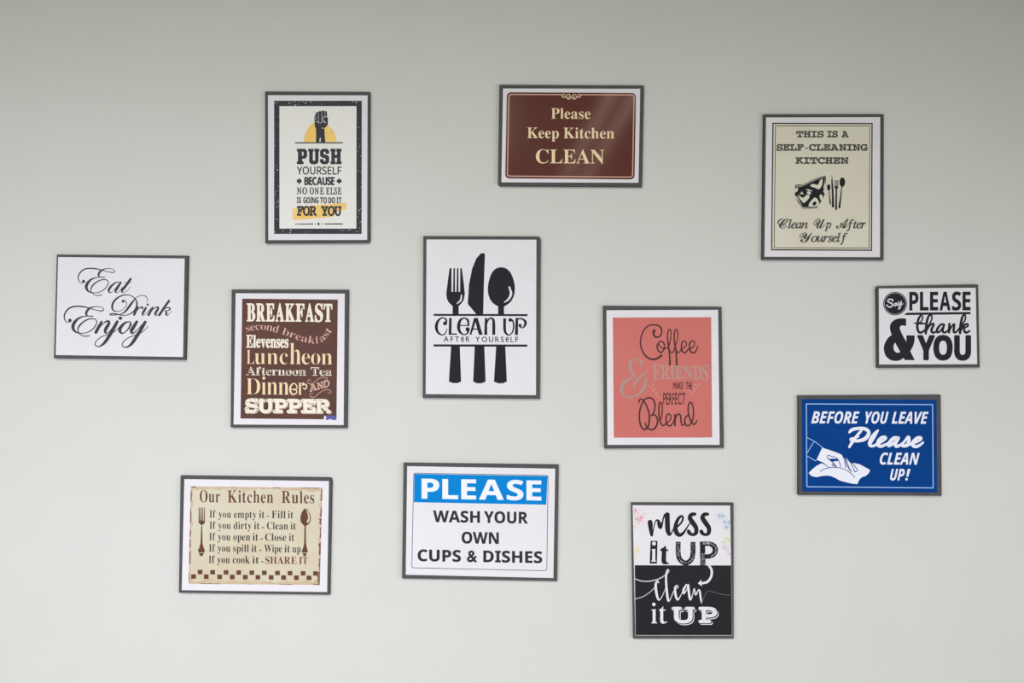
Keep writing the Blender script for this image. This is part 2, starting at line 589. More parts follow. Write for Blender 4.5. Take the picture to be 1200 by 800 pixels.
s.part('bowl_foot', GREYL).stroke([(245, 690, 30), (380, 700, 30), (515, 690, 30)])
s.part('bowl_edge', GREYL).stroke([(672, 130, 12), (660, 300, 18), (640, 380, 10)])
s.part('bowl_pattern', LIGHTC)
for q in ([(385, 275), (440, 245), (520, 262), (560, 190), (625, 140), (622, 240), (588, 320), (545, 350), (480, 320), (420, 300)],
          [(310, 345), (370, 348), (440, 380), (420, 385), (340, 370)], [(330, 390), (380, 388), (412, 425), (380, 445), (335, 430)],
          [(190, 425), (225, 410), (232, 385), (250, 410), (272, 440), (225, 438)],
          [(160, 440), (190, 470), (250, 510), (285, 490), (330, 445), (380, 455), (372, 510), (330, 560), (270, 608), (225, 560), (190, 520)],
          [(565, 470), (590, 440), (620, 460), (628, 520), (600, 575), (575, 520)],
          [(360, 672), (372, 610), (420, 550), (470, 500), (520, 520), (560, 590), (545, 640), (500, 665), (420, 672)],
          [(118, 335), (150, 310), (165, 330), (150, 390), (125, 400)], [(640, 300), (668, 200), (672, 290), (650, 360)],
          [(125, 490), (165, 560), (225, 650), (245, 665), (185, 560), (140, 470)]):
    s.poly(q)
s.part('bowl_pattern', INK)
s.poly([(430, 615), (470, 570), (510, 590), (505, 630), (465, 655), (440, 640)])
s.part('bowl_pattern', INK).poly([(445, 235), (510, 195), (580, 172), (545, 250), (520, 268)])
s.part('cutlery', INK, 'spoons, knife and fork printed beside the bowl')
s.disc(738, 310, 34, 58)
s.stroke([(742, 350, 14), (755, 480, 18), (768, 615, 26)])
s.poly([(795, 85), (808, 95), (815, 220), (828, 360), (842, 685), (797, 685), (800, 500), (788, 200)])
s.poly([(850, 178), (866, 180), (866, 290), (878, 290), (878, 180), (892, 180), (892, 290), (904, 290), (904, 180), (926, 182), (916, 310), (895, 350), (896, 735), (860, 735), (868, 350), (848, 310)])
s.disc(994, 215, 52, 90)
s.stroke([(985, 300, 18), (965, 480, 24), (938, 685, 38)])
s.part('cutlery_shine', GREYL)
s.poly([(852, 178), (924, 180), (918, 285), (850, 285)])
s.part('cutlery_shine', GREYL).poly([(793, 90), (806, 95), (812, 160), (790, 160)])
s.crop(905, 250, 10.0)
s.part('lettering', GREY, 'text: Clean Up After')
for c, a, b, w, a2, b2, yb in (('C', 60, 192, 'lean', 186, 418, 176), ('U', 487, 622, 'p', 612, 692, 176), ('A', 748, 900, 'fter', 872, 1097, 176)):
    s.text(c, 'script', a, yb, b, 115, ref=c, slope=0, weight=2)
    s.text(w, 'ital', a2, yb, b2, 72, ref='x', slope=0, weight=4, gap=-.06)
s.part('lettering', GREY, 'text: Yourself')
s.text('Y', 'script', 320, 340, 470, 115, ref='Y', weight=2)
s.text('ourself', 'ital', 455, 335, 882, 72, ref='x', weight=4, gap=-.04)

# ---- "Eat Drink Enjoy"
lit(1.0)
SOFT = mat('soft_black_ink', (62, 63, 68), 0.55)
s = Sign('white sign with flowing black script, Eat Drink Enjoy, farthest left on the wall',
         (55, 290, 5.714), [(65, 46), (955, 54), (938, 753), (45, 742)], [(75, 63), (922, 73), (911, 732), (59, 719)], 0.011)
EBIG = [[(205, 345, 8), (180, 376, 12), (140, 362, 14), (108, 300, 20), (116, 230, 24), (160, 162, 26), (230, 116, 26), (320, 101, 24), (420, 106, 24), (520, 125, 20), (600, 150, 14), (690, 171, 14), (750, 180, 18),
         (790, 163, 16), (780, 132, 12), (740, 112, 12), (660, 106, 14), (590, 118, 22), (530, 150, 36), (492, 200, 40), (492, 240, 32), (520, 266, 18), (600, 268, 20)],
        [(505, 268, 14), (430, 277, 20), (350, 310, 34), (285, 375, 52), (257, 445, 54), (275, 505, 42), (330, 548, 24), (420, 560, 15), (500, 546, 15), (590, 500, 18), (650, 430, 18), (673, 370, 16), (650, 325, 16),
         (600, 310, 19), (530, 320, 20), (450, 358, 24), (380, 420, 28), (347, 480, 22), (348, 530, 16), (380, 575, 14), (430, 604, 16), (490, 608, 18), (550, 600, 16)]]
s.part('lettering', SOFT, 'text: Eat')
s.crop(85, 308, 16.0)
s.disc(207, 345, 30)
for e in EBIG:
    s.stroke(e)
s.stroke([(910, 372, 10), (860, 357, 16), (800, 372, 26), (730, 430, 40), (682, 500, 46), (690, 550, 26), (730, 552, 12), (800, 480, 10), (870, 390, 14)])
s.stroke([(905, 365, 36), (835, 475, 48), (806, 530, 38), (828, 560, 14), (880, 530, 10), (940, 450, 9)])
s.stroke([(1088, 300, 44), (1020, 400, 48), (940, 500, 48), (922, 540, 30), (950, 560, 12), (1010, 530, 10), (1090, 450, 9)])
s.stroke([(970, 365, 9), (1105, 362, 9)])
s.part('lettering', SOFT, 'text: Drink')
s.crop(120, 338, 13.333)
s.disc(322, 198, 23)
s.stroke([(318, 190, 12), (345, 180, 11), (372, 210, 13), (370, 270, 10), (310, 335, 9), (230, 358, 12), (170, 338, 22), (152, 280, 32), (178, 205, 32), (240, 142, 26), (320, 105, 20), (400, 99, 15), (460, 118, 15), (515, 165, 17),
          (540, 230, 26), (528, 300, 28), (480, 365, 22), (400, 408, 14), (310, 418, 13), (230, 400, 18), (160, 391, 18), (112, 403, 14), (150, 415, 14), (230, 408, 13), (300, 395, 16), (360, 355, 28), (420, 280, 36), (470, 210, 30),
          (520, 150, 14), (570, 119, 10), (630, 107, 12), (680, 125, 13), (706, 170, 10), (692, 215, 8)])
s.stroke([(552, 292, 30), (525, 345, 36), (497, 408, 36)])
s.stroke([(505, 395, 8), (540, 345, 10), (575, 305, 16), (605, 290, 26), (628, 300, 30), (622, 318, 18)])
s.stroke([(680, 300, 32), (642, 365, 38), (625, 402, 28), (648, 416, 10), (700, 370, 9), (750, 310, 8)])
s.disc(708, 250, 19, 17)
s.stroke([(785, 297, 30), (752, 355, 38), (720, 412, 38)])
s.stroke([(738, 390, 8), (800, 318, 11), (858, 290, 24), (872, 312, 32), (830, 380, 38), (832, 412, 24), (862, 412, 10), (900, 380, 8), (960, 320, 7)])
s.stroke([(1042, 190, 36), (960, 305, 38), (890, 414, 38)])
s.stroke([(930, 355, 8), (990, 308, 11), (1035, 295, 18), (1058, 314, 22), (1030, 340, 16), (985, 347, 10)])
s.stroke([(980, 345, 16), (1000, 375, 30), (994, 408, 26), (1020, 415, 12), (1050, 385, 9), (1080, 345, 8)])
s.part('lettering', SOFT, 'text: Enjoy')
s.crop(70, 352, 10.909)
s.disc(130, 255, 23)
for e in EBIG:
    s.stroke(e, xf=(.735, -20.7, .752, -2.0, .76))
s.stroke([(535, 272, 30), (497, 340, 40), (462, 408, 40)])
s.stroke([(480, 378, 8), (560, 290, 13), (612, 264, 26), (630, 290, 36), (585, 370, 42), (585, 412, 24), (620, 410, 11), (680, 340, 9), (735, 268, 9)])
s.stroke([(735, 270, 36), (692, 350, 44), (640, 440, 44), (580, 530, 38), (530, 575, 22), (485, 588, 13), (452, 565, 12), (470, 515, 12), (540, 460, 11), (630, 432, 10), (710, 390, 9), (770, 330, 8)])
s.disc(775, 225, 25, 22)
s.stroke([(885, 270, 12), (830, 288, 28), (775, 350, 42), (772, 398, 36), (810, 419, 15), (868, 372, 16), (905, 310, 26), (898, 275, 16), (880, 268, 11)])
s.stroke([(885, 340, 8), (915, 375, 9), (960, 335, 8), (990, 290, 8)])
s.stroke([(985, 272, 36), (940, 345, 44), (915, 392, 40), (935, 420, 20), (990, 375, 10), (1068, 290, 10)])
s.stroke([(1092, 275, 38), (1035, 375, 44), (985, 455, 44), (925, 545, 38), (875, 588, 22), (825, 596, 13), (798, 572, 12), (815, 525, 12), (880, 475, 11), (970, 440, 10), (1060, 400, 9), (1130, 330, 8)])

# ---- brown "BREAKFAST second breakfast ..." sign
lit(1.02)
BROWN = mat('brown_print', (98, 66, 56), 0.55, (9, (86, 58, 50), 0.35, 0.7))
IVORY = mat('ivory_ink', (238, 232, 212), 0.55, (300, (214, 200, 180), 0.62, 0.75))
PEACH = mat('peach_ink', (208, 168, 150), 0.55)
SAND = mat('pale_yellow_ink', (234, 216, 172), 0.55)
s = Sign('brown sign listing meals from BREAKFAST to SUPPER in mixed cream lettering',
         (260, 330, 4.444), [(50, 40), (664, 41), (656, 762), (45, 759)], [(72, 60), (640, 62), (634, 746), (61, 743)], 0.008)
s.part('print_panel', BROWN).poly([(106, 88), (604, 93), (597, 717), (97, 712)])
s.crop(280, 345, 10.0)
s.part('lettering', IVORY, 'text: BREAKFAST').text('BREAKFAST', 'serif', 90, 315, 1095, 213, weight=9, gap=.14, slope=.006,
                                                  widths={'B': .92, 'R': .85, 'E': .9, 'A': .85, 'K': .85, 'F': 1, 'S': 1.1, 'T': .92})
PATH = catmull([(90, 442), (150, 424), (250, 414), (350, 424), (440, 448), (520, 474), (600, 500), (700, 537), (800, 565), (880, 578), (950, 566), (1020, 520), (1100, 420)], False, 10)
_len = [0.0]
for a, b in zip(PATH, PATH[1:]):
    _len.append(_len[-1] + math.hypot(b[0] - a[0], b[1] - a[1]))
def along(X, Y):
    t = max(0.0, min(_len[-1] - 1e-3, X))
    i = max(j for j in range(len(_len) - 1) if _len[j] <= t)
    a, b = PATH[i], PATH[i + 1]
    L = _len[i + 1] - _len[i]
    ux, uy = (b[0] - a[0]) / L, (b[1] - a[1]) / L
    t -= _len[i]
    return a[0] + ux * t - uy * Y, a[1] + uy * t + ux * Y
s.part('lettering', PEACH, 'text: second breakfast, on a wavy line')
s.text('second', 'serif', 4, 0, 372, 60, ref='x', offset=-.012, gap=.10, slope=0, warp=along)
s.text('breakfast', 'serif', 420, 0, _len[-1] - 6, 58, ref='x', offset=-.012, gap=.12, slope=0, warp=along)
s.part('lettering', IVORY, 'text: Elevenses').text('Elevenses', 'serif', 85, 622, 582, 150, weight=6, gap=.07, slope=.006)
s.crop(280, 405, 8.89)
s.part('lettering', SAND, 'text: Luncheon')
s.text('L', 'serif', 80, 190, 160, 146, offset=-.014)
s.text('unc', 'serif', 163, 191, 508, 112, ref='x', offset=-.012, gap=.18)
s.text('h', 'serif', 530, 194, 645, 222, ref='h', offset=-.012)
s.text('eon', 'serif', 655, 194, 972, 112, ref='x', offset=-.012, gap=.12)
s.part('lettering', IVORY, 'text: Afternoon Tea').words([('Afternoon', 75, 700), ('Tea', 748, 967)], 'serif', 305, 86, weight=1, gap=.05)
s.part('letter_inlay', BROWN, 'thin brown line inside the letters').words([('Afternoon', 80, 695), ('Tea', 753, 962)], 'mono', 298, 70, gap=.10, offset=-.012)
s.part('lettering', SAND, 'text: Dinner')
s.text('D', 'serif', 75, 508, 222, 168, offset=-.015)
s.text('inn', 'serif', 235, 510, 520, 128, ref='x', offset=-.012, gap=.1)
s.stroke([(540, 455, 10), (600, 448, 10), (598, 410, 12), (570, 392, 12), (540, 420, 18), (535, 470, 20), (560, 508, 16), (600, 490, 12), (598, 460, 10), (578, 462, 10)])
s.text('r', 'serif', 618, 512, 680, 128, ref='x', offset=-.012)
s.stroke([(660, 410, 10), (690, 400, 14), (705, 425, 14), (690, 452, 12), (670, 440, 10)])
s.part('lettering', PEACH, 'text: AND').text('AND', 'mono', 735, 482, 945, 74, weight=5, gap=.05, slope=-.27)
s.part('flourish', PEACH, 'thin scroll above AND')
s.stroke([(738, 378, 4), (748, 362, 4), (730, 352, 5), (714, 375, 6), (735, 398, 6), (775, 388, 6), (830, 345, 6), (880, 326, 6), (918, 340, 6), (915, 360, 5), (895, 358, 4), (892, 345, 4)])
s.part('flourish', PEACH, 'thin scroll below AND')
s.stroke([(770, 505, 4), (760, 490, 4), (742, 500, 5), (745, 528, 6), (785, 534, 6), (840, 490, 6), (900, 458, 6), (950, 465, 6), (956, 488, 5), (935, 495, 4), (922, 480, 4)])
s.part('lettering', mat('taupe_ink', (170, 150, 136), 0.55), 'shade behind SUPPER').text('SUPPER', 'mono', 68, 707, 970, 148, weight=20, gap=.06, dx=0)
s.part('lettering', IVORY, 'text: SUPPER').text('SUPPER', 'mono', 60, 698, 962, 150, weight=20, gap=.06)
s.part('corner_tag', mat('violet_tag', (92, 92, 160), 0.55), 'small violet tag in the corner').poly([(890, 724), (1013, 728), (1011, 773), (884, 771)])
s.part('tag_mark', PAPER)
s.poly([(884, 771), (888, 724), (902, 738), (915, 748), (905, 756), (905, 771)])
s.poly([(930, 772), (940, 765), (960, 764), (972, 773)])

# ---- "CLEAN UP AFTER YOURSELF" with big cutlery
lit(0.98)
s = Sign('tall white sign with large black fork, knife and spoon and CLEAN UP AFTER YOURSELF',
         (485, 270, 3.9), [(43, 25), (580, 27), (576, 769), (40, 765)], [(58, 41), (560, 42), (558, 752), (54, 747)], 0.002, chamfer=(1,))
s.part('fork', INK, 'black printed fork')
s.poly([(163, 172), (172, 172), (172, 280), (179, 280), (181, 172), (188, 172), (188, 280), (195, 280), (197, 172), (204, 172), (204, 280), (211, 280), (212, 172), (219, 172),
        (228, 240), (233, 290), (228, 318), (216, 335), (205, 345), (205, 382), (177, 382), (177, 345), (160, 330), (152, 315), (148, 290), (155, 230)])
s.part('fork_handle', INK).poly([(170, 528), (210, 528), (216, 690), (200, 697), (178, 697), (160, 690)])
s.part('knife', INK, 'black printed knife')
s.poly([(325, 106), (318, 103), (305, 105), (285, 128), (266, 175), (252, 245), (246, 335), (285, 382), (317, 382), (320, 250)])
s.part('knife_handle', INK).poly([(278, 528), (322, 528), (328, 690), (310, 698), (288, 698), (271, 690)])
s.part('spoon', INK, 'black printed spoon')
s.poly(catmull([(399, 168), (372, 176), (352, 202), (339, 250), (341, 295), (360, 330), (399, 350), (438, 330), (458, 295), (461, 250), (447, 202), (426, 176)], True, 5))
s.poly([(385, 340), (412, 340), (412, 382), (385, 382)])
s.part('spoon_handle', INK).poly([(376, 528), (418, 528), (425, 690), (408, 698), (385, 698), (366, 690)])
s.part('cutlery_shine', PAPER)
s.stroke([(218, 294, 5), (214, 318, 8), (197, 334, 4)])
s.part('cutlery_shine', PAPER).stroke([(436, 258, 7), (444, 288, 11), (432, 314, 9), (413, 328, 4)])
s.part('rule', INK)
s.rect(90, 381, 520, 390)
s.part('rule', INK).rect(90, 520, 519, 530)
s.crop(505, 360, 10.0)
s.part('lettering', INK, 'text: CLEAN UP')
s.disc(166, 188, 24)
s.stroke([(180, 175, 22), (178, 145, 22), (155, 126, 15), (120, 126, 16), (80, 165, 30), (63, 228, 36), (80, 290, 28), (125, 322, 15), (165, 308, 14), (188, 255, 10)])
s.poly([(213, 124), (244, 124), (240, 305), (305, 305), (305, 320), (207, 322)])
s.stroke([(330, 212, 13), (446, 212, 13)])
s.stroke([(440, 212, 20), (432, 150, 26), (390, 127, 15), (345, 150, 30), (324, 220, 38), (338, 285, 30), (385, 320, 15), (425, 305, 18), (440, 270, 24)])
s.disc(430, 257, 25)
s.poly([(505, 124), (549, 124), (606, 322), (562, 322), (545, 262), (494, 262), (472, 322), (452, 322)], holes=[[(500, 248), (541, 248), (522, 170)]])
s.poly([(632, 124), (658, 124), (660, 322), (624, 322)])
s.stroke([(655, 190, 14), (668, 150, 20), (700, 126, 18), (730, 145, 28), (736, 200, 34), (736, 322, 34)], cap=False)
s.stroke([(864, 128, 32), (864, 250, 32), (878, 302, 26), (915, 325, 13), (955, 290, 16), (970, 225, 18), (962, 165, 18), (945, 145, 22)], cap=False)
s.disc(930, 148, 22)
s.poly([(992, 124), (1022, 124), (1020, 324), (984, 324)])
s.stroke([(1010, 134, 18), (1065, 134, 18), (1105, 165, 30), (1104, 205, 28), (1075, 240, 13), (1045, 228, 16)])
s.disc(1044, 212, 19)
s.part('lettering', INK, 'text: AFTER YOURSELF')
s.text('AFTeR', 'plain', 150, 402, 455, 62, gap=.42, weight=2, slope=.004, tall={'e': 1.42})
s.text('YOURSeLF', 'plain', 522, 405, 1022, 62, gap=.42, weight=2, slope=.004, tall={'e': 1.42})

# ---- coral "Coffee & FRIENDS make the perfect Blend"
lit(0.98)
CORAL = mat('coral_print', (201, 116, 107), 0.55, (10, (195, 110, 102), 0.35, 0.7))
MAROON = mat('dark_maroon_ink', (74, 45, 49), 0.55)
MUTED = mat('muted_grey_ink', (166, 147, 138), 0.55)
s = Sign('coral coloured sign with dark script, Coffee and FRIENDS make the perfect Blend',
         (695, 350, 4.327), [(49, 35), (652, 40), (664, 756), (55, 759)], [(68, 58), (634, 56), (642, 740), (73, 740)], 0.0)
s.part('print_panel', CORAL).poly([(100, 95), (599, 93), (604, 703), (105, 704)])
s.part('lettering', MAROON, 'text: Coffee')
s.crop(740, 372, 13.333)
s.stroke([(354, 205, 48), (344, 240, 34), (358, 288, 28), (400, 307, 26), (450, 285, 24), (472, 230, 24), (462, 168, 24), (420, 126, 24), (350, 113, 24), (262, 130, 22), (192, 200, 22), (152, 300, 22), (140, 400, 22), (162, 500, 24),
          (205, 580, 26), (268, 634, 28), (340, 652, 30), (410, 634, 32), (470, 590, 34)])
s.stroke([(430, 385, 20), (402, 440, 24), (415, 510, 24), (460, 544, 24), (502, 505, 22), (514, 430, 22), (492, 382, 22), (455, 366, 20), (428, 388, 20), (432, 430, 18), (470, 474, 18), (530, 482, 18), (580, 452, 20),
          (612, 330, 16), (618, 230, 18), (595, 183, 20), (568, 230, 20), (564, 330, 22), (576, 430, 24), (590, 530, 24), (600, 650, 26), (600, 735, 30)])
s.stroke([(592, 500, 18), (615, 540, 18), (645, 542, 18), (668, 490, 18), (690, 430, 18), (718, 330, 16), (722, 230, 18), (698, 183, 20), (672, 230, 20), (667, 330, 22), (680, 430, 24), (695, 530, 24), (705, 650, 26), (707, 735, 30)])
s.stroke([(697, 500, 18), (720, 540, 18), (750, 540, 18), (782, 495, 18), (820, 470, 18), (856, 430, 18), (855, 385, 18), (825, 364, 18), (788, 395, 22), (780, 470, 24), (802, 535, 24), (845, 545, 22), (885, 500, 20), (940, 475, 18), (980, 432, 18),
          (982, 382, 18), (950, 361, 18), (914, 395, 22), (905, 470, 24), (930, 535, 24), (975, 549, 24), (1015, 510, 20), (1037, 442, 16)])
s.crop(720, 410, 10.0)
s.part('lettering', MUTED, 'text: grey ampersand')
s.stroke([(308, 205, 5), (312, 160, 12), (330, 132, 20), (345, 122, 12)])
s.stroke([(330, 135, 12), (300, 130, 16), (250, 102, 12), (205, 120, 24), (182, 170, 36), (198, 240, 36), (225, 295, 26), (238, 325, 12)])
s.stroke([(238, 325, 10), (190, 332, 18), (125, 370, 30), (88, 430, 36), (88, 490, 28), (125, 540, 18), (190, 552, 15), (260, 530, 20), (325, 475, 30), (358, 415, 36), (370, 350, 26), (362, 320, 10)])
s.stroke([(240, 478, 5), (225, 430, 14), (250, 370, 24), (320, 300, 20), (375, 255, 13), (405, 212, 6)])
s.part('lettering', mat('muted_rose_ink', (180, 143, 133), 0.55), 'text: FRIENDS in faded grey rose')
def bow(X, Y):
    t = (X - 775) / 325.0
    return X, 262 + (Y - 262) * (0.78 + 0.24 * t * t) + 6 * t
s.text('FRIENDS', 'serif', 450, 358, 1103, 190, gap=.07, weight=3, slope=0, warp=bow)
for sx, cx in ((1, 0), (-1, 1400)):
    s.part('laurel', mat('dusty_pink_ink', (206, 146, 134), 0.55), 'pale laurel sprig')
    m = lambda x: x if sx == 1 else cx - x
    s.stroke([(m(530), 580, 5), (m(480), 510, 5), (m(430), 425, 5)])
    for x, y, ax in ((505, 545, -1), (490, 510, 1), (470, 490, -1), (462, 465, 1), (445, 450, -1), (438, 425, 1), (415, 430, -1)):
        s.stroke([(m(x), y, 4), (m(x + 14 * ax), y - 16, 13), (m(x + 18 * ax), y - 34, 3)])
s.part('lettering', MAROON, 'text: MAKE THE').words([('MAKE', 690, 806), ('THE', 838, 912)], 'plain', 458, 82, gap=.14, weight=2, slope=0)
s.part('lettering', MAROON, 'text: PERFECT').text('PERFECT', 'plain', 572, 638, 832, 134, gap=.12, weight=1)
s.part('lettering', MAROON, 'text: Blend')
s.crop(740, 460, 13.333)
s.stroke([(120, 150, 24), (122, 115, 22), (160, 100, 22), (205, 145, 22), (250, 240, 24), (278, 340, 26), (277, 450, 26), (255, 535, 26), (205, 574, 28), (158, 540, 26), (130, 450, 24), (126, 320, 24), (155, 195, 22), (210, 105, 22),
          (280, 78, 24), (340, 108, 24), (368, 190, 24), (358, 280, 22), (330, 340, 24), (314, 356, 26)])
s.stroke([(316, 354, 22), (358, 345, 22), (398, 385, 24), (408, 450, 26), (385, 530, 26), (330, 577, 26), (275, 566, 24), (235, 535, 22), (218, 475, 20)])
s.stroke([(448, 440, 16), (472, 370, 18), (482, 260, 18), (475, 180, 20), (454, 146, 20), (432, 200, 22), (430, 330, 24), (450, 450, 24), (492, 514, 22), (540, 480, 20), (580, 450, 18), (612, 410, 18), (612, 355, 18), (580, 332, 20),
          (546, 365, 22), (540, 440, 24), (560, 503, 24), (605, 515, 22), (645, 480, 20), (672, 420, 18)])
s.stroke([(678, 345, 28), (680, 430, 26), (680, 512, 26)])
s.stroke([(682, 430, 18), (710, 352, 22), (745, 332, 22), (770, 370, 24), (775, 450, 24), (790, 508, 20), (825, 490, 20), (838, 440, 18)])
s.stroke([(888, 350, 22), (850, 380, 22), (832, 450, 24), (855, 505, 24), (895, 512, 22), (935, 470, 22), (962, 400, 22), (970, 280, 20), (950, 180, 20), (918, 150, 22), (890, 200, 22), (888, 300, 22), (908, 390, 24), (940, 465, 24),
          (978, 494, 22), (1008, 470, 20), (1022, 430, 16)])

# ---- "Say PLEASE & thank YOU"
lit(0.87)
s = Sign('small black and white sign, Say PLEASE and thank YOU with a large ampersand',
         (1015, 325, 6.957), [(72, 70), (915, 56), (929, 734), (79, 738)], [(104, 90), (893, 84), (905, 706), (107, 709)], -0.008, chamfer=(0,))
s.crop(1030, 336, 20.0)
s.part('badge', INK, 'round black badge').disc(380, 393, 279, 275, n=48)
s.part('badge_ring', mat('grey_ring_ink', (165, 170, 171), 0.55)).stroke([(380 + 254 * math.cos(i * .2618), 393 + 250 * math.sin(i * .2618), 12) for i in range(24)], closed=True, sub=3)
s.part('lettering', PAPER, 'text: Say in white')
s.stroke([(316, 335, 30), (324, 305, 30), (270, 288, 30), (218, 310, 30), (215, 350, 30), (270, 375, 30), (316, 402, 32), (306, 450, 32), (252, 476, 32), (208, 455, 30), (188, 425, 28)])
s.stroke([(415, 380, 24), (375, 392, 24), (358, 430, 24), (385, 445, 22), (415, 395, 22), (418, 425, 24), (450, 438, 18), (465, 400, 20)])
s.stroke([(465, 350, 24), (455, 405, 24), (480, 425, 22), (528, 335, 24)])
s.stroke([(528, 335, 24), (515, 420, 24), (492, 500, 24), (465, 525, 20), (466, 490, 16), (520, 430, 16), (570, 392, 14)])
s.crop(1015, 325, 6.957)
s.part('lettering', INK, 'text: PLEASE').text('PLEASE', 'bold', 352, 270, 852, 153, gap=.13, weight=3, slope=-.003,
                                               widths={'P': .95, 'A': .82})
s.part('underline', INK).poly([(330, 287), (851, 281), (851, 300), (309, 307)])
s.part('lettering', INK, 'text: thank, in script')
s.crop(1066, 362, 15.0)
s.stroke([(150, 255, 30), (205, 215, 28), (228, 150, 28), (202, 112, 30), (162, 160, 42), (137, 260, 46), (142, 360, 46), (180, 415, 42), (250, 385, 36), (310, 325, 28)])
s.stroke([(320, 310, 28), (385, 190, 28), (384, 108, 30), (332, 130, 40), (302, 230, 46), (288, 340, 48), (283, 428, 44)])
s.stroke([(290, 400, 26), (340, 310, 28), (395, 258, 38), (422, 275, 40), (385, 360, 46), (402, 412, 42), (460, 400, 32), (500, 350, 26)])
s.stroke([(602, 270, 38), (552, 272, 38), (492, 340, 44), (480, 402, 42), (530, 395, 34), (590, 310, 30), (610, 265, 38), (580, 365, 44), (600, 412, 40), (650, 398, 32), (680, 360, 28)])
s.stroke([(700, 260, 44), (695, 340, 46), (692, 410, 44)])
s.stroke([(700, 385, 28), (745, 295, 30), (785, 268, 38), (775, 350, 44), (780, 408, 42), (825, 398, 34), (865, 345, 28)])
s.stroke([(900, 330, 30), (975, 190, 30), (974, 105, 32), (928, 135, 42), (900, 260, 48), (888, 360, 48), (886, 425, 44)])
s.stroke([(900, 380, 28), (960, 290, 34), (1012, 262, 38), (1025, 295, 34), (965, 330, 30)])
s.stroke([(962, 335, 34), (962, 390, 44), (1000, 414, 42), (1055, 385, 34)])
s.stroke([(75, 246, 16), (150, 252, 36), (262, 255, 32)])
s.part('lettering', INK, 'text: large black ampersand')
s.crop(1030, 370, 13.333)
s.poly([(425, 45), (385, 38), (340, 38), (298, 43), (260, 55), (224, 76), (195, 105), (178, 135), (172, 170), (172, 200), (178, 230), (188, 265), (200, 300), (165, 322), (130, 360), (95, 420), (80, 470), (76, 520), (90, 590), (110, 630), (140, 660),
        (170, 682), (205, 697), (260, 705), (300, 702), (340, 688), (385, 658), (405, 690), (560, 692), (490, 550), (530, 480), (548, 430), (556, 385), (560, 305), (430, 303), (430, 405), (390, 340), (345, 250), (327, 200), (326, 178), (338, 158), (370, 148), (425, 160)],
       holes=[[(252, 415), (238, 440), (229, 470), (228, 500), (235, 530), (245, 550), (265, 568), (290, 576), (335, 568)]])
s.crop(1015, 325, 6.957)
s.part('lettering', INK, 'text: YOU')
s.text('Y', 'bold', 416, 675, 562, 206, weight=14, slope=0)
s.text('O', 'bold', 548, 675, 706, 204, weight=14, slope=0)
s.text('U', 'bold', 718, 676, 856, 206, weight=14, slope=0)

# ---- blue "BEFORE YOU LEAVE Please CLEAN UP!"
lit(0.94)
BLUE = mat('blue_print', (4, 62, 132), 0.6, (12, (2, 58, 126), 0.35, 0.7), 0.05)
WHITE = mat('white_ink', (226, 231, 242), 0.55)
PALEB = mat('pale_blue_line', (160, 196, 236), 0.55)
s = Sign('blue sign with a white hand wiping with a cloth, BEFORE YOU LEAVE',
         (925, 455, 5.926), [(54, 47), (1053, 42), (1060, 746), (53, 740)], [(87, 74), (1022, 79), (1026, 722), (91, 714)], 0.004, paper_mat=BLUE)
s.part('border', PALEB, 'thin pale blue frame line').ring([(115, 104), (998, 109), (1002, 693), (119, 685)], 6)
s.part('lettering', WHITE, 'text: BEFORE YOU LEAVE').words([('BEFORE', 152, 488), ('YOU', 528, 690), ('LEAVE', 710, 967)], 'bolditalic', 242, 83, shear=.1, weight=1.5)
s.part('lettering', WHITE, 'text: CLEAN').text('CLEAN', 'bolditalic', 628, 528, 905, 82, shear=.1, weight=1.5)
s.part('lettering', WHITE, 'text: UP!').text('UP', 'bolditalic', 700, 638, 802, 80, shear=.1, weight=1.5)
s.poly([(822, 559), (842, 559), (826, 612), (812, 612)])
s.disc(814, 630, 9)
s.part('lettering', WHITE, 'text: Please, in script')
s.crop(985, 495, 11.4286)
s.stroke([(118, 130, 30), (150, 98, 46), (230, 78, 42), (320, 82, 46), (372, 115, 46), (372, 162, 50), (325, 218, 52), (240, 244, 42), (160, 240, 38), (140, 222, 40), (190, 205, 26), (245, 190, 14)])
s.stroke([(275, 112, 34), (225, 170, 38), (165, 250, 42), (118, 325, 34)])
s.stroke([(500, 105, 30), (450, 170, 62), (405, 245, 62), (392, 298, 46), (430, 314, 36), (490, 285, 34), (540, 240, 26)])
s.stroke([(500, 290, 26), (590, 228, 34), (604, 198, 36), (555, 200, 44), (508, 250, 50), (502, 300, 46), (545, 316, 42), (620, 285, 34), (660, 260, 28)])
s.stroke([(772, 208, 48), (712, 208, 46), (655, 270, 50), (645, 308, 46), (700, 285, 36), (770, 215, 40), (735, 285, 46), (748, 318, 44), (800, 300, 36), (860, 250, 30)])
s.stroke([(790, 310, 30), (850, 260, 34), (908, 188, 36), (915, 250, 46), (892, 300, 48), (840, 312, 42), (805, 298, 30)])
s.stroke([(890, 308, 36), (940, 285, 32), (1000, 250, 28)])
s.stroke([(980, 280, 26), (1062, 235, 34), (1078, 205, 38), (1030, 205, 44), (975, 260, 50), (972, 308, 46), (1020, 320, 42), (1070, 295, 34), (1108, 265, 26)])
s.crop(940, 500, 10.667)
s.part('cloth', WHITE, 'white wiping cloth')
s.poly([(83, 575), (105, 550), (130, 528), (180, 487), (240, 455), (330, 490), (420, 500), (520, 515), (650, 452), (720, 468), (790, 505), (850, 540), (835, 575), (800, 610), (745, 630), (715, 660), (690, 715), (620, 708), (540, 690),
        (470, 670), (410, 635), (350, 612), (300, 608), (240, 615), (180, 628), (130, 618), (100, 600)])
s.part('hand', WHITE, 'white hand holding the cloth')
s.poly([(250, 262), (330, 285), (430, 320), (500, 350), (515, 390), (555, 393), (600, 450), (640, 460), (695, 545), (660, 565), (620, 575), (540, 525), (440, 505), (330, 505), (260, 450), (180, 412)])
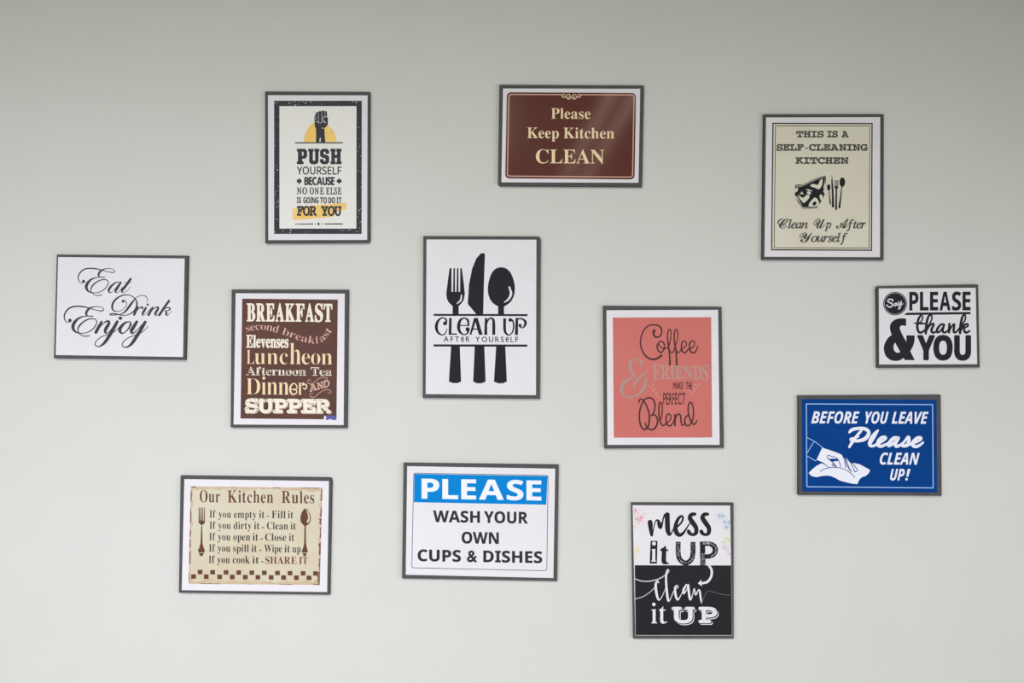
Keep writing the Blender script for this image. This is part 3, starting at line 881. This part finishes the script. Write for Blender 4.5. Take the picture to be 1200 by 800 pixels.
s.part('sleeve_lines', PALEB, 'thin outline of the sleeve cuff')
for q in ([(60, 132), (150, 178), (262, 262)], [(150, 180), (65, 322)], [(62, 365), (168, 425), (182, 410)]):
    for a, b in zip(q, q[1:]):
        s.stroke([a, b], w=8)
s.part('hand_lines', BLUE, 'blue finger lines')
s.poly([(330, 400), (380, 396), (440, 400), (452, 428), (400, 430), (372, 442)])
for q in ([(180, 415), (260, 450), (300, 480), (330, 505)], [(228, 555), (290, 522), (370, 506), (470, 512), (560, 545), (620, 590), (658, 628)],
          [(325, 355), (380, 372), (440, 395), (465, 440), (482, 500)], [(325, 355), (316, 388), (385, 445), (432, 498)], [(370, 470), (400, 460), (420, 495)], [(380, 490), (395, 470), (405, 495)],
          [(500, 352), (525, 400), (545, 510)], [(522, 385), (540, 400), (555, 470), (600, 545)], [(548, 398), (565, 450), (590, 520), (622, 562)], [(605, 445), (625, 490), (655, 552)], [(640, 462), (670, 505), (695, 545), (655, 562)]):
    s.stroke(q, w=9, sub=3)

# ---- "Our Kitchen Rules" parchment
lit(1.1)
PARCH = mat('parchment_print', (217, 213, 188), 0.55, (9, (210, 196, 164), 0.42, 0.75))
BURNT = mat('burnt_edge_print', (112, 78, 66), 0.55, (60, (140, 104, 86), 0.35, 0.7))
UMBER = mat('umber_ink', (104, 68, 52), 0.55)
SLATE = mat('slate_ink', (52, 56, 56), 0.55)
TAN = mat('tan_stain', (210, 194, 164), 0.55, (30, (204, 182, 152), 0.35, 0.65))
s = Sign('old parchment style sign with fork, spoon and checks, Our Kitchen Rules, lowest at the left',
         (200, 548, 5.095), [(58, 43), (968, 55), (955, 758), (48, 746)], [(82, 67), (945, 79), (934, 741), (66, 730)], 0.011, chamfer=(1,))
s.part('print_panel', PARCH, 'mottled parchment').poly([(120, 110), (906, 119), (890, 699), (107, 692)])
rnd = random.Random(11)
def edgept(t, side, depth):
    q = [(120, 110), (906, 119), (890, 699), (107, 692)]
    a, b = q[side], q[(side + 1) % 4]
    x, y = a[0] + (b[0] - a[0]) * t, a[1] + (b[1] - a[1]) * t
    nx, ny = [(0, 1), (-1, 0), (0, -1), (1, 0)][side]
    return (x + nx * depth, y + ny * depth)
s.part('stains', TAN, 'tan stains along the worn edges', stuff=True)
for side, dep in ((0, 26), (1, 20), (2, 34), (3, 18)):
    pts = [edgept(i / 40, side, dep * rnd.uniform(.3, 1.0)) for i in range(41)]
    s.poly([edgept(0, side, 0)] + [edgept(1, side, 0)] + pts[::-1])
s.part('burnt_edges', BURNT, 'dark ragged burnt edges', stuff=True)
for side, spans in ((0, [(0, .04, 8), (.62, .68, 5), (.84, .98, 6), (.3, .34, 3)]),
                    (1, [(0, .14, 10), (.2, .3, 12), (.31, .38, 16), (.4, .52, 9), (.56, .7, 16), (.72, .86, 10), (.86, 1, 20)]),
                    (2, [(0, .05, 10), (.2, .32, 4), (.5, .56, 3), (.75, .92, 4)]),
                    (3, [(0.02, .12, 5), (.2, .34, 9), (.36, .46, 8), (.48, .56, 9), (.62, .78, 10), (.84, .96, 8)])):
    for a, b, dep in spans:
        n = 9
        pts = [edgept(a + (b - a) * i / n, side, dep * (rnd.uniform(.45, 1.0) if 0 < i < n else .15)) for i in range(n + 1)]
        s.poly([edgept(a, side, 0)] + [edgept(b, side, 0)] + pts[::-1])
s.crop(215, 560, 7.0588)
s.part('lettering', UMBER, 'text: Our Kitchen Rules, brown heading')
s.words([('Our', 135, 302), ('Kitchen', 366, 742), ('Rules', 812, 1082)], 'serif', 199, 100, offset=-.004, gap=.14)
s.part('fork', UMBER, 'brown antique fork')
for i in range(4):
    s.poly([(127 + i * 15, 242), (133 + i * 15, 242), (136 + i * 13.5, 360), (125 + i * 14.5, 360)])
s.poly([(124, 352), (178, 352), (176, 370), (163, 384), (152, 390), (140, 384), (127, 370)])
s.crop(200, 548, 5.095)
s.poly([(182, 345), (188, 345), (190, 450), (198, 480), (204, 492), (200, 506), (192, 522), (183, 530), (174, 522), (166, 506), (163, 492), (170, 480), (178, 450)])
s.part('spoon', UMBER, 'brown antique spoon')
s.poly(catmull([(805, 243), (785, 262), (775, 295), (779, 325), (803, 347), (828, 330), (837, 300), (826, 264)], True, 5))
s.poly([(799, 340), (807, 340), (808, 450), (814, 480), (819, 495), (813, 508), (808, 522), (800, 530), (792, 522), (786, 508), (783, 495), (790, 480), (797, 450)])
s.part('cutlery_shine', PARCH)
s.poly([(808, 247), (822, 262), (832, 295), (828, 320), (816, 330), (812, 322), (822, 300), (818, 275)])
s.part('cutlery_shine', PARCH).stroke([(166, 507, 3), (202, 507, 3)])
s.part('cutlery_shine', PARCH).stroke([(786, 508, 3), (814, 508, 3)])
for words, yb in (([('If', 232, 268), ('you', 286, 360), ('empty', 378, 512), ('it', 528, 560), ('Fill', 603, 686), ('it', 700, 732)], 297),
                  ([('If', 232, 268), ('you', 284, 358), ('dirty', 376, 482), ('it', 498, 530), ('Clean', 575, 700), ('it', 716, 747)], 364),
                  ([('If', 230, 266), ('you', 282, 356), ('open', 374, 474), ('it', 490, 522), ('Close', 564, 690), ('it', 706, 737)], 432),
                  ([('If', 229, 265), ('you', 281, 355), ('spill', 373, 466), ('it', 482, 514), ('Wipe', 559, 664), ('it', 680, 712), ('up', 727, 776)], 500),
                  ([('If', 227, 263), ('you', 278, 352), ('cook', 370, 472), ('it', 488, 526)], 568)):
    s.part('lettering', SLATE, 'text: ' + ' '.join(w[0] for w in words))
    s.words(words, 'serif', yb, 44, ref='I', offset=-.007, gap=.12, slope=.009)
    ix = 4
    gx = words[3][2] + 14
    yy = yb - 13 + .009 * (gx - 230)
    s.poly([(gx, yy), (gx + 14, yy), (gx + 14, yy + 5), (gx, yy + 5)])
s.part('lettering', mat('brick_ink', (116, 62, 54), 0.55), 'text: SHARE IT, in red brown').words([('SHARE', 565, 752), ('IT', 766, 818)], 'serif', 572, 42, offset=-.007, gap=.10, slope=.009)
s.crop(215, 625, 7.0588)
s.part('checks', UMBER, 'two rows of brown checks')
for i, x in enumerate((137, 241, 352, 457, 565, 668, 777, 881, 989, 1092)):
    y = 318 + i * 1.3
    s.poly([(x - 19, y - 18), (x + 19, y - 18), (x + 19, y + 18), (x - 19, y + 18)])
for i, x in enumerate((83, 188, 299, 403, 511, 615, 725, 828, 934, 1038)):
    y = 355 + i * 1.2
    s.poly([(x - 19, y - 18), (x + 19, y - 18), (x + 19, y + 18), (x - 19, y + 18)])

# ---- "PLEASE WASH YOUR OWN CUPS & DISHES"
lit(1.08)
SKY = mat('bright_blue_print', (0, 134, 212), 0.55, spec=0.08)
NAVYK = mat('near_black_ink', (48, 49, 56), 0.55)
s = Sign('white sign with a bright blue PLEASE banner, WASH YOUR OWN CUPS & DISHES',
         (465, 535, 5.161), [(40, 34), (979, 45), (969, 752), (31, 736)], [(63, 57), (958, 72), (947, 733), (54, 713)], 0.0165)
s.part('banner', SKY, 'bright blue banner').poly([(106, 103), (912, 117), (904, 290), (103, 275)])
s.part('border', NAVYK, 'thin rounded outline').ring([(101, 97), (917, 111), (909, 691), (89, 673)], 3.6, 16)
s.part('lettering', WHITE, 'text: PLEASE, white on blue').text('PLEASE', 'bold', 150, 253, 874, 121, weight=3, gap=.14)
s.part('lettering', NAVYK, 'text: WASH YOUR').words([('WASH', 219, 503), ('YOUR', 527, 793)], 'bold', 395, 71, weight=2.5)
s.part('lettering', NAVYK, 'text: OWN').text('OWN', 'bold', 392, 524, 617, 71, weight=2.5)
s.part('lettering', NAVYK, 'text: CUPS & DISHES').words([('CUPS', 126, 388), ('DISHES', 523, 880)], 'bold', 631, 71, weight=2.5)
s.text('&', 'plain', 424, 637, 486, 71, ref='&', weight=5)

# ---- "mess it UP clean it UP"
lit(1.04)
COALP = mat('black_print', (34, 35, 38), 0.6, (20, (37, 38, 41), 0.35, 0.7))
s = Sign('tall half white half black sign, mess it UP clean it UP, lowest at the right',
         (730, 580, 4.571), [(42, 37), (593, 38), (594, 768), (53, 768)], [(52, 54), (574, 56), (586, 752), (67, 752)], 0.0)
s.part('print_panel', COALP, 'black lower half').poly([(63, 375), (579, 376), (585, 750), (68, 750)])
s.crop(735, 590, 9.2308)
rnd = random.Random(21)
def splat(name, rgb, blobs, n):
    s.part('paint_splatter', mat(name + '_paint', rgb, 0.55), name + ' paint splatter', stuff=True)
    for k in range(n):
        bx, by, br = rnd.choice(blobs)
        a, r = rnd.uniform(0, 6.283), br * abs(rnd.gauss(0, .55))
        x, y = bx + r * math.cos(a), by + r * math.sin(a)
        lo, hi = 66 + (y - 20) * .022, 1112 + (y - 20) * .02
        if lo + 4 < x < hi - 4 and 24 < y < 650:
            s.disc(x, y, rnd.uniform(1.5, 4.6), rnd.uniform(1.5, 4.6), n=6, dz=1e-7)
    s.z += LAYER
splat('red', (222, 104, 122), [(85, 85, 50), (110, 170, 60), (150, 150, 45)], 190)
splat('pink', (236, 160, 176), [(80, 60, 40), (130, 190, 70), (180, 120, 60)], 90)
splat('orange', (240, 196, 120), [(85, 245, 40)], 40)
splat('yellow', (240, 216, 110), [(95, 500, 60), (90, 570, 40), (120, 500, 50)], 140)
splat('blue', (112, 170, 208), [(1000, 130, 60), (1050, 200, 60), (1075, 250, 45), (1100, 200, 40), (1040, 130, 50)], 250)
splat('lime', (206, 216, 124), [(1080, 380, 55), (1040, 420, 50), (1105, 400, 50)], 150)
splat('mauve', (206, 150, 190), [(1090, 490, 55), (1050, 470, 45), (1105, 540, 40)], 120)
s.crop(755, 595, 11.43)
s.part('lettering', COALP, 'text: mess, brush script')
s.stroke([(78, 190, 58), (84, 250, 54), (93, 330, 38), (102, 368, 26), (118, 320, 12), (138, 220, 13), (160, 168, 16), (185, 168, 28), (205, 220, 54), (216, 258, 46), (236, 230, 22), (258, 130, 18), (280, 90, 30)], xf=(1, 0, 1, 0, 1.14))
s.stroke([(308, 90, 58), (310, 190, 58), (316, 300, 56), (338, 358, 34), (368, 330, 16), (400, 260, 18)], xf=(1, 0, 1, 0, 1.14))
s.stroke([(425, 262, 24), (490, 205, 22), (518, 140, 24), (500, 108, 26), (455, 145, 36), (420, 235, 46), (428, 320, 54), (470, 362, 46), (525, 332, 30), (580, 250, 16), (632, 175, 13)], xf=(1, 0, 1, 0, 1.14))
for o in (0, 170):
    s.stroke([(678 + o, 82, 38), (635 + o, 88, 46), (610 + o, 130, 52), (648 + o, 195, 58), (694 + o, 265, 52), (692 + o, 335, 46), (648 + o, 358, 34), (605 + o, 335, 44), (594 + o, 312, 44)], xf=(1, 0, 1, 0, 1.14))
s.part('lettering', COALP, 'text: it UP on the white half')
s.poly([(85, 440), (178, 440), (170, 745), (72, 745)], holes=[[(95, 555), (148, 545), (148, 700), (165, 718), (85, 718), (105, 700), (108, 575)],
       [(130 + 27 * math.cos(i * .5236), 477 + 27 * math.sin(i * .5236)) for i in range(12)]])
s.poly([(285, 500), (295, 548), (328, 565), (325, 575), (295, 578), (292, 700), (305, 730), (338, 735), (330, 748), (290, 755), (255, 752), (235, 735), (230, 700), (235, 578), (210, 570), (215, 552), (255, 530)])
s.stroke([(455, 452, 66), (455, 600, 66), (478, 690, 66), (555, 738, 66), (630, 690, 66), (652, 600, 66), (652, 452, 66)], cap=False)
s.poly([(745, 450), (860, 448), (920, 458), (965, 490), (990, 545), (980, 610), (940, 655), (880, 678), (820, 680), (820, 772), (750, 772)],
       holes=[[(815, 508), (870, 510), (905, 530), (918, 562), (905, 598), (870, 618), (818, 620)]])
s.part('letter_flecks', FLECK, 'pale worn flecks in the letters', stuff=True)
rnd = random.Random(8)
pts = []
for k in range(60):
    a = rnd.random()
    pts += [(rnd.uniform(432, 478), rnd.uniform(455, 650)), (rnd.uniform(630, 674), rnd.uniform(455, 650))][:1 if a < .5 else 2]
    t = rnd.uniform(0.2, 2.9)
    pts.append((553 + 98 * math.cos(t) * rnd.uniform(.85, 1.12), 640 + 98 * math.sin(t) * rnd.uniform(.85, 1.1)))
    pts.append((rnd.uniform(757, 808), rnd.uniform(600, 760)))
    t = rnd.uniform(-1.5, 1.5)
    pts.append((885 + 75 * math.cos(t) * rnd.uniform(.85, 1.2), 563 + 82 * math.sin(t) * rnd.uniform(.85, 1.2)))
    pts.append((rnd.uniform(780, 880), rnd.uniform(460, 490)))
speckle(s, pts, 1.6, 4.2, 3)
s.crop(740, 660, 10.0)
s.part('lettering', PAPER, 'text: clean, white script')
s.stroke([(320, 225, 14), (302, 206, 22), (284, 250, 34), (290, 330, 36), (305, 400, 30), (325, 428, 18), (362, 380, 10), (400, 290, 8)], xf=(1, 0, 1, 0, .82))
s.stroke([(408, 135, 12), (438, 92, 12), (428, 70, 14), (412, 100, 24), (405, 180, 30), (412, 300, 32), (424, 400, 34), (434, 440, 26), (458, 412, 12), (492, 330, 10), (520, 300, 10), (545, 280, 13), (535, 257, 14), (512, 282, 28), (515, 360, 34),
          (540, 425, 26), (575, 380, 12), (604, 320, 10)], xf=(1, 0, 1, 0, .82))
s.stroke([(642, 250, 24), (612, 305, 32), (612, 352, 24), (648, 305, 12), (664, 245, 22), (672, 330, 34), (688, 425, 26), (715, 370, 11), (735, 292, 14), (752, 368, 22), (785, 308, 13), (800, 325, 26), (812, 410, 26), (822, 460, 18)], xf=(1, 0, 1, 0, .82))
s.part('swashes', mat('pale_grey_ink', (200, 201, 206), 0.55), 'thin flourishes to both sides')
s.stroke([(45, 180, 12), (110, 204, 13), (200, 208, 13), (300, 188, 13), (360, 160, 13), (400, 132, 13)])
s.stroke([(46, 415, 9), (130, 390, 9), (210, 340, 9), (275, 280, 9)])
s.part('swashes', mat('dim_grey_ink', (104, 105, 108), 0.55))
s.stroke([(822, 460, 6), (842, 420, 6), (870, 350, 6), (905, 322, 6), (960, 335, 6), (1050, 360, 6), (1160, 373, 7)])
s.part('arrow', PAPER, 'white curved arrow')
s.stroke([(905, 18, 26), (938, 75, 28), (935, 150, 28), (890, 215, 28), (825, 232, 26)], cap=False)
s.poly([(778, 232), (818, 190), (826, 268)])
s.crop(755, 700, 12.63)
s.part('lettering', PAPER, 'text: it, white serif')
s.disc(142, 100, 26)
s.poly([(98, 180), (168, 170), (168, 355), (190, 372), (190, 380), (105, 380), (105, 372), (124, 355), (124, 192)])
s.poly([(280, 125), (280, 176), (318, 178), (318, 190), (280, 192), (280, 340), (296, 362), (340, 350), (330, 370), (290, 386), (255, 382), (236, 355), (236, 192), (215, 188), (216, 178), (250, 165)])
UPW = [('U', 404, 750), ('P', 802, 1080)]
s.part('lettering', PAPER, 'thin offset shadow line behind UP')
for w, a, b in UPW:
    s.text(w, 'mono', a, 378, b, 242, weight=30, dx=22, dy=24)
s.part('lettering', COALP, 'gap around UP')
for w, a, b in UPW:
    s.text(w, 'mono', a - 2, 380, b + 2, 246, weight=32, dx=11, dy=12)
s.part('lettering', PAPER, 'text: UP, white slab on the black half')
for w, a, b in UPW:
    s.text(w, 'mono', a, 378, b, 242, weight=24)
s.flush()
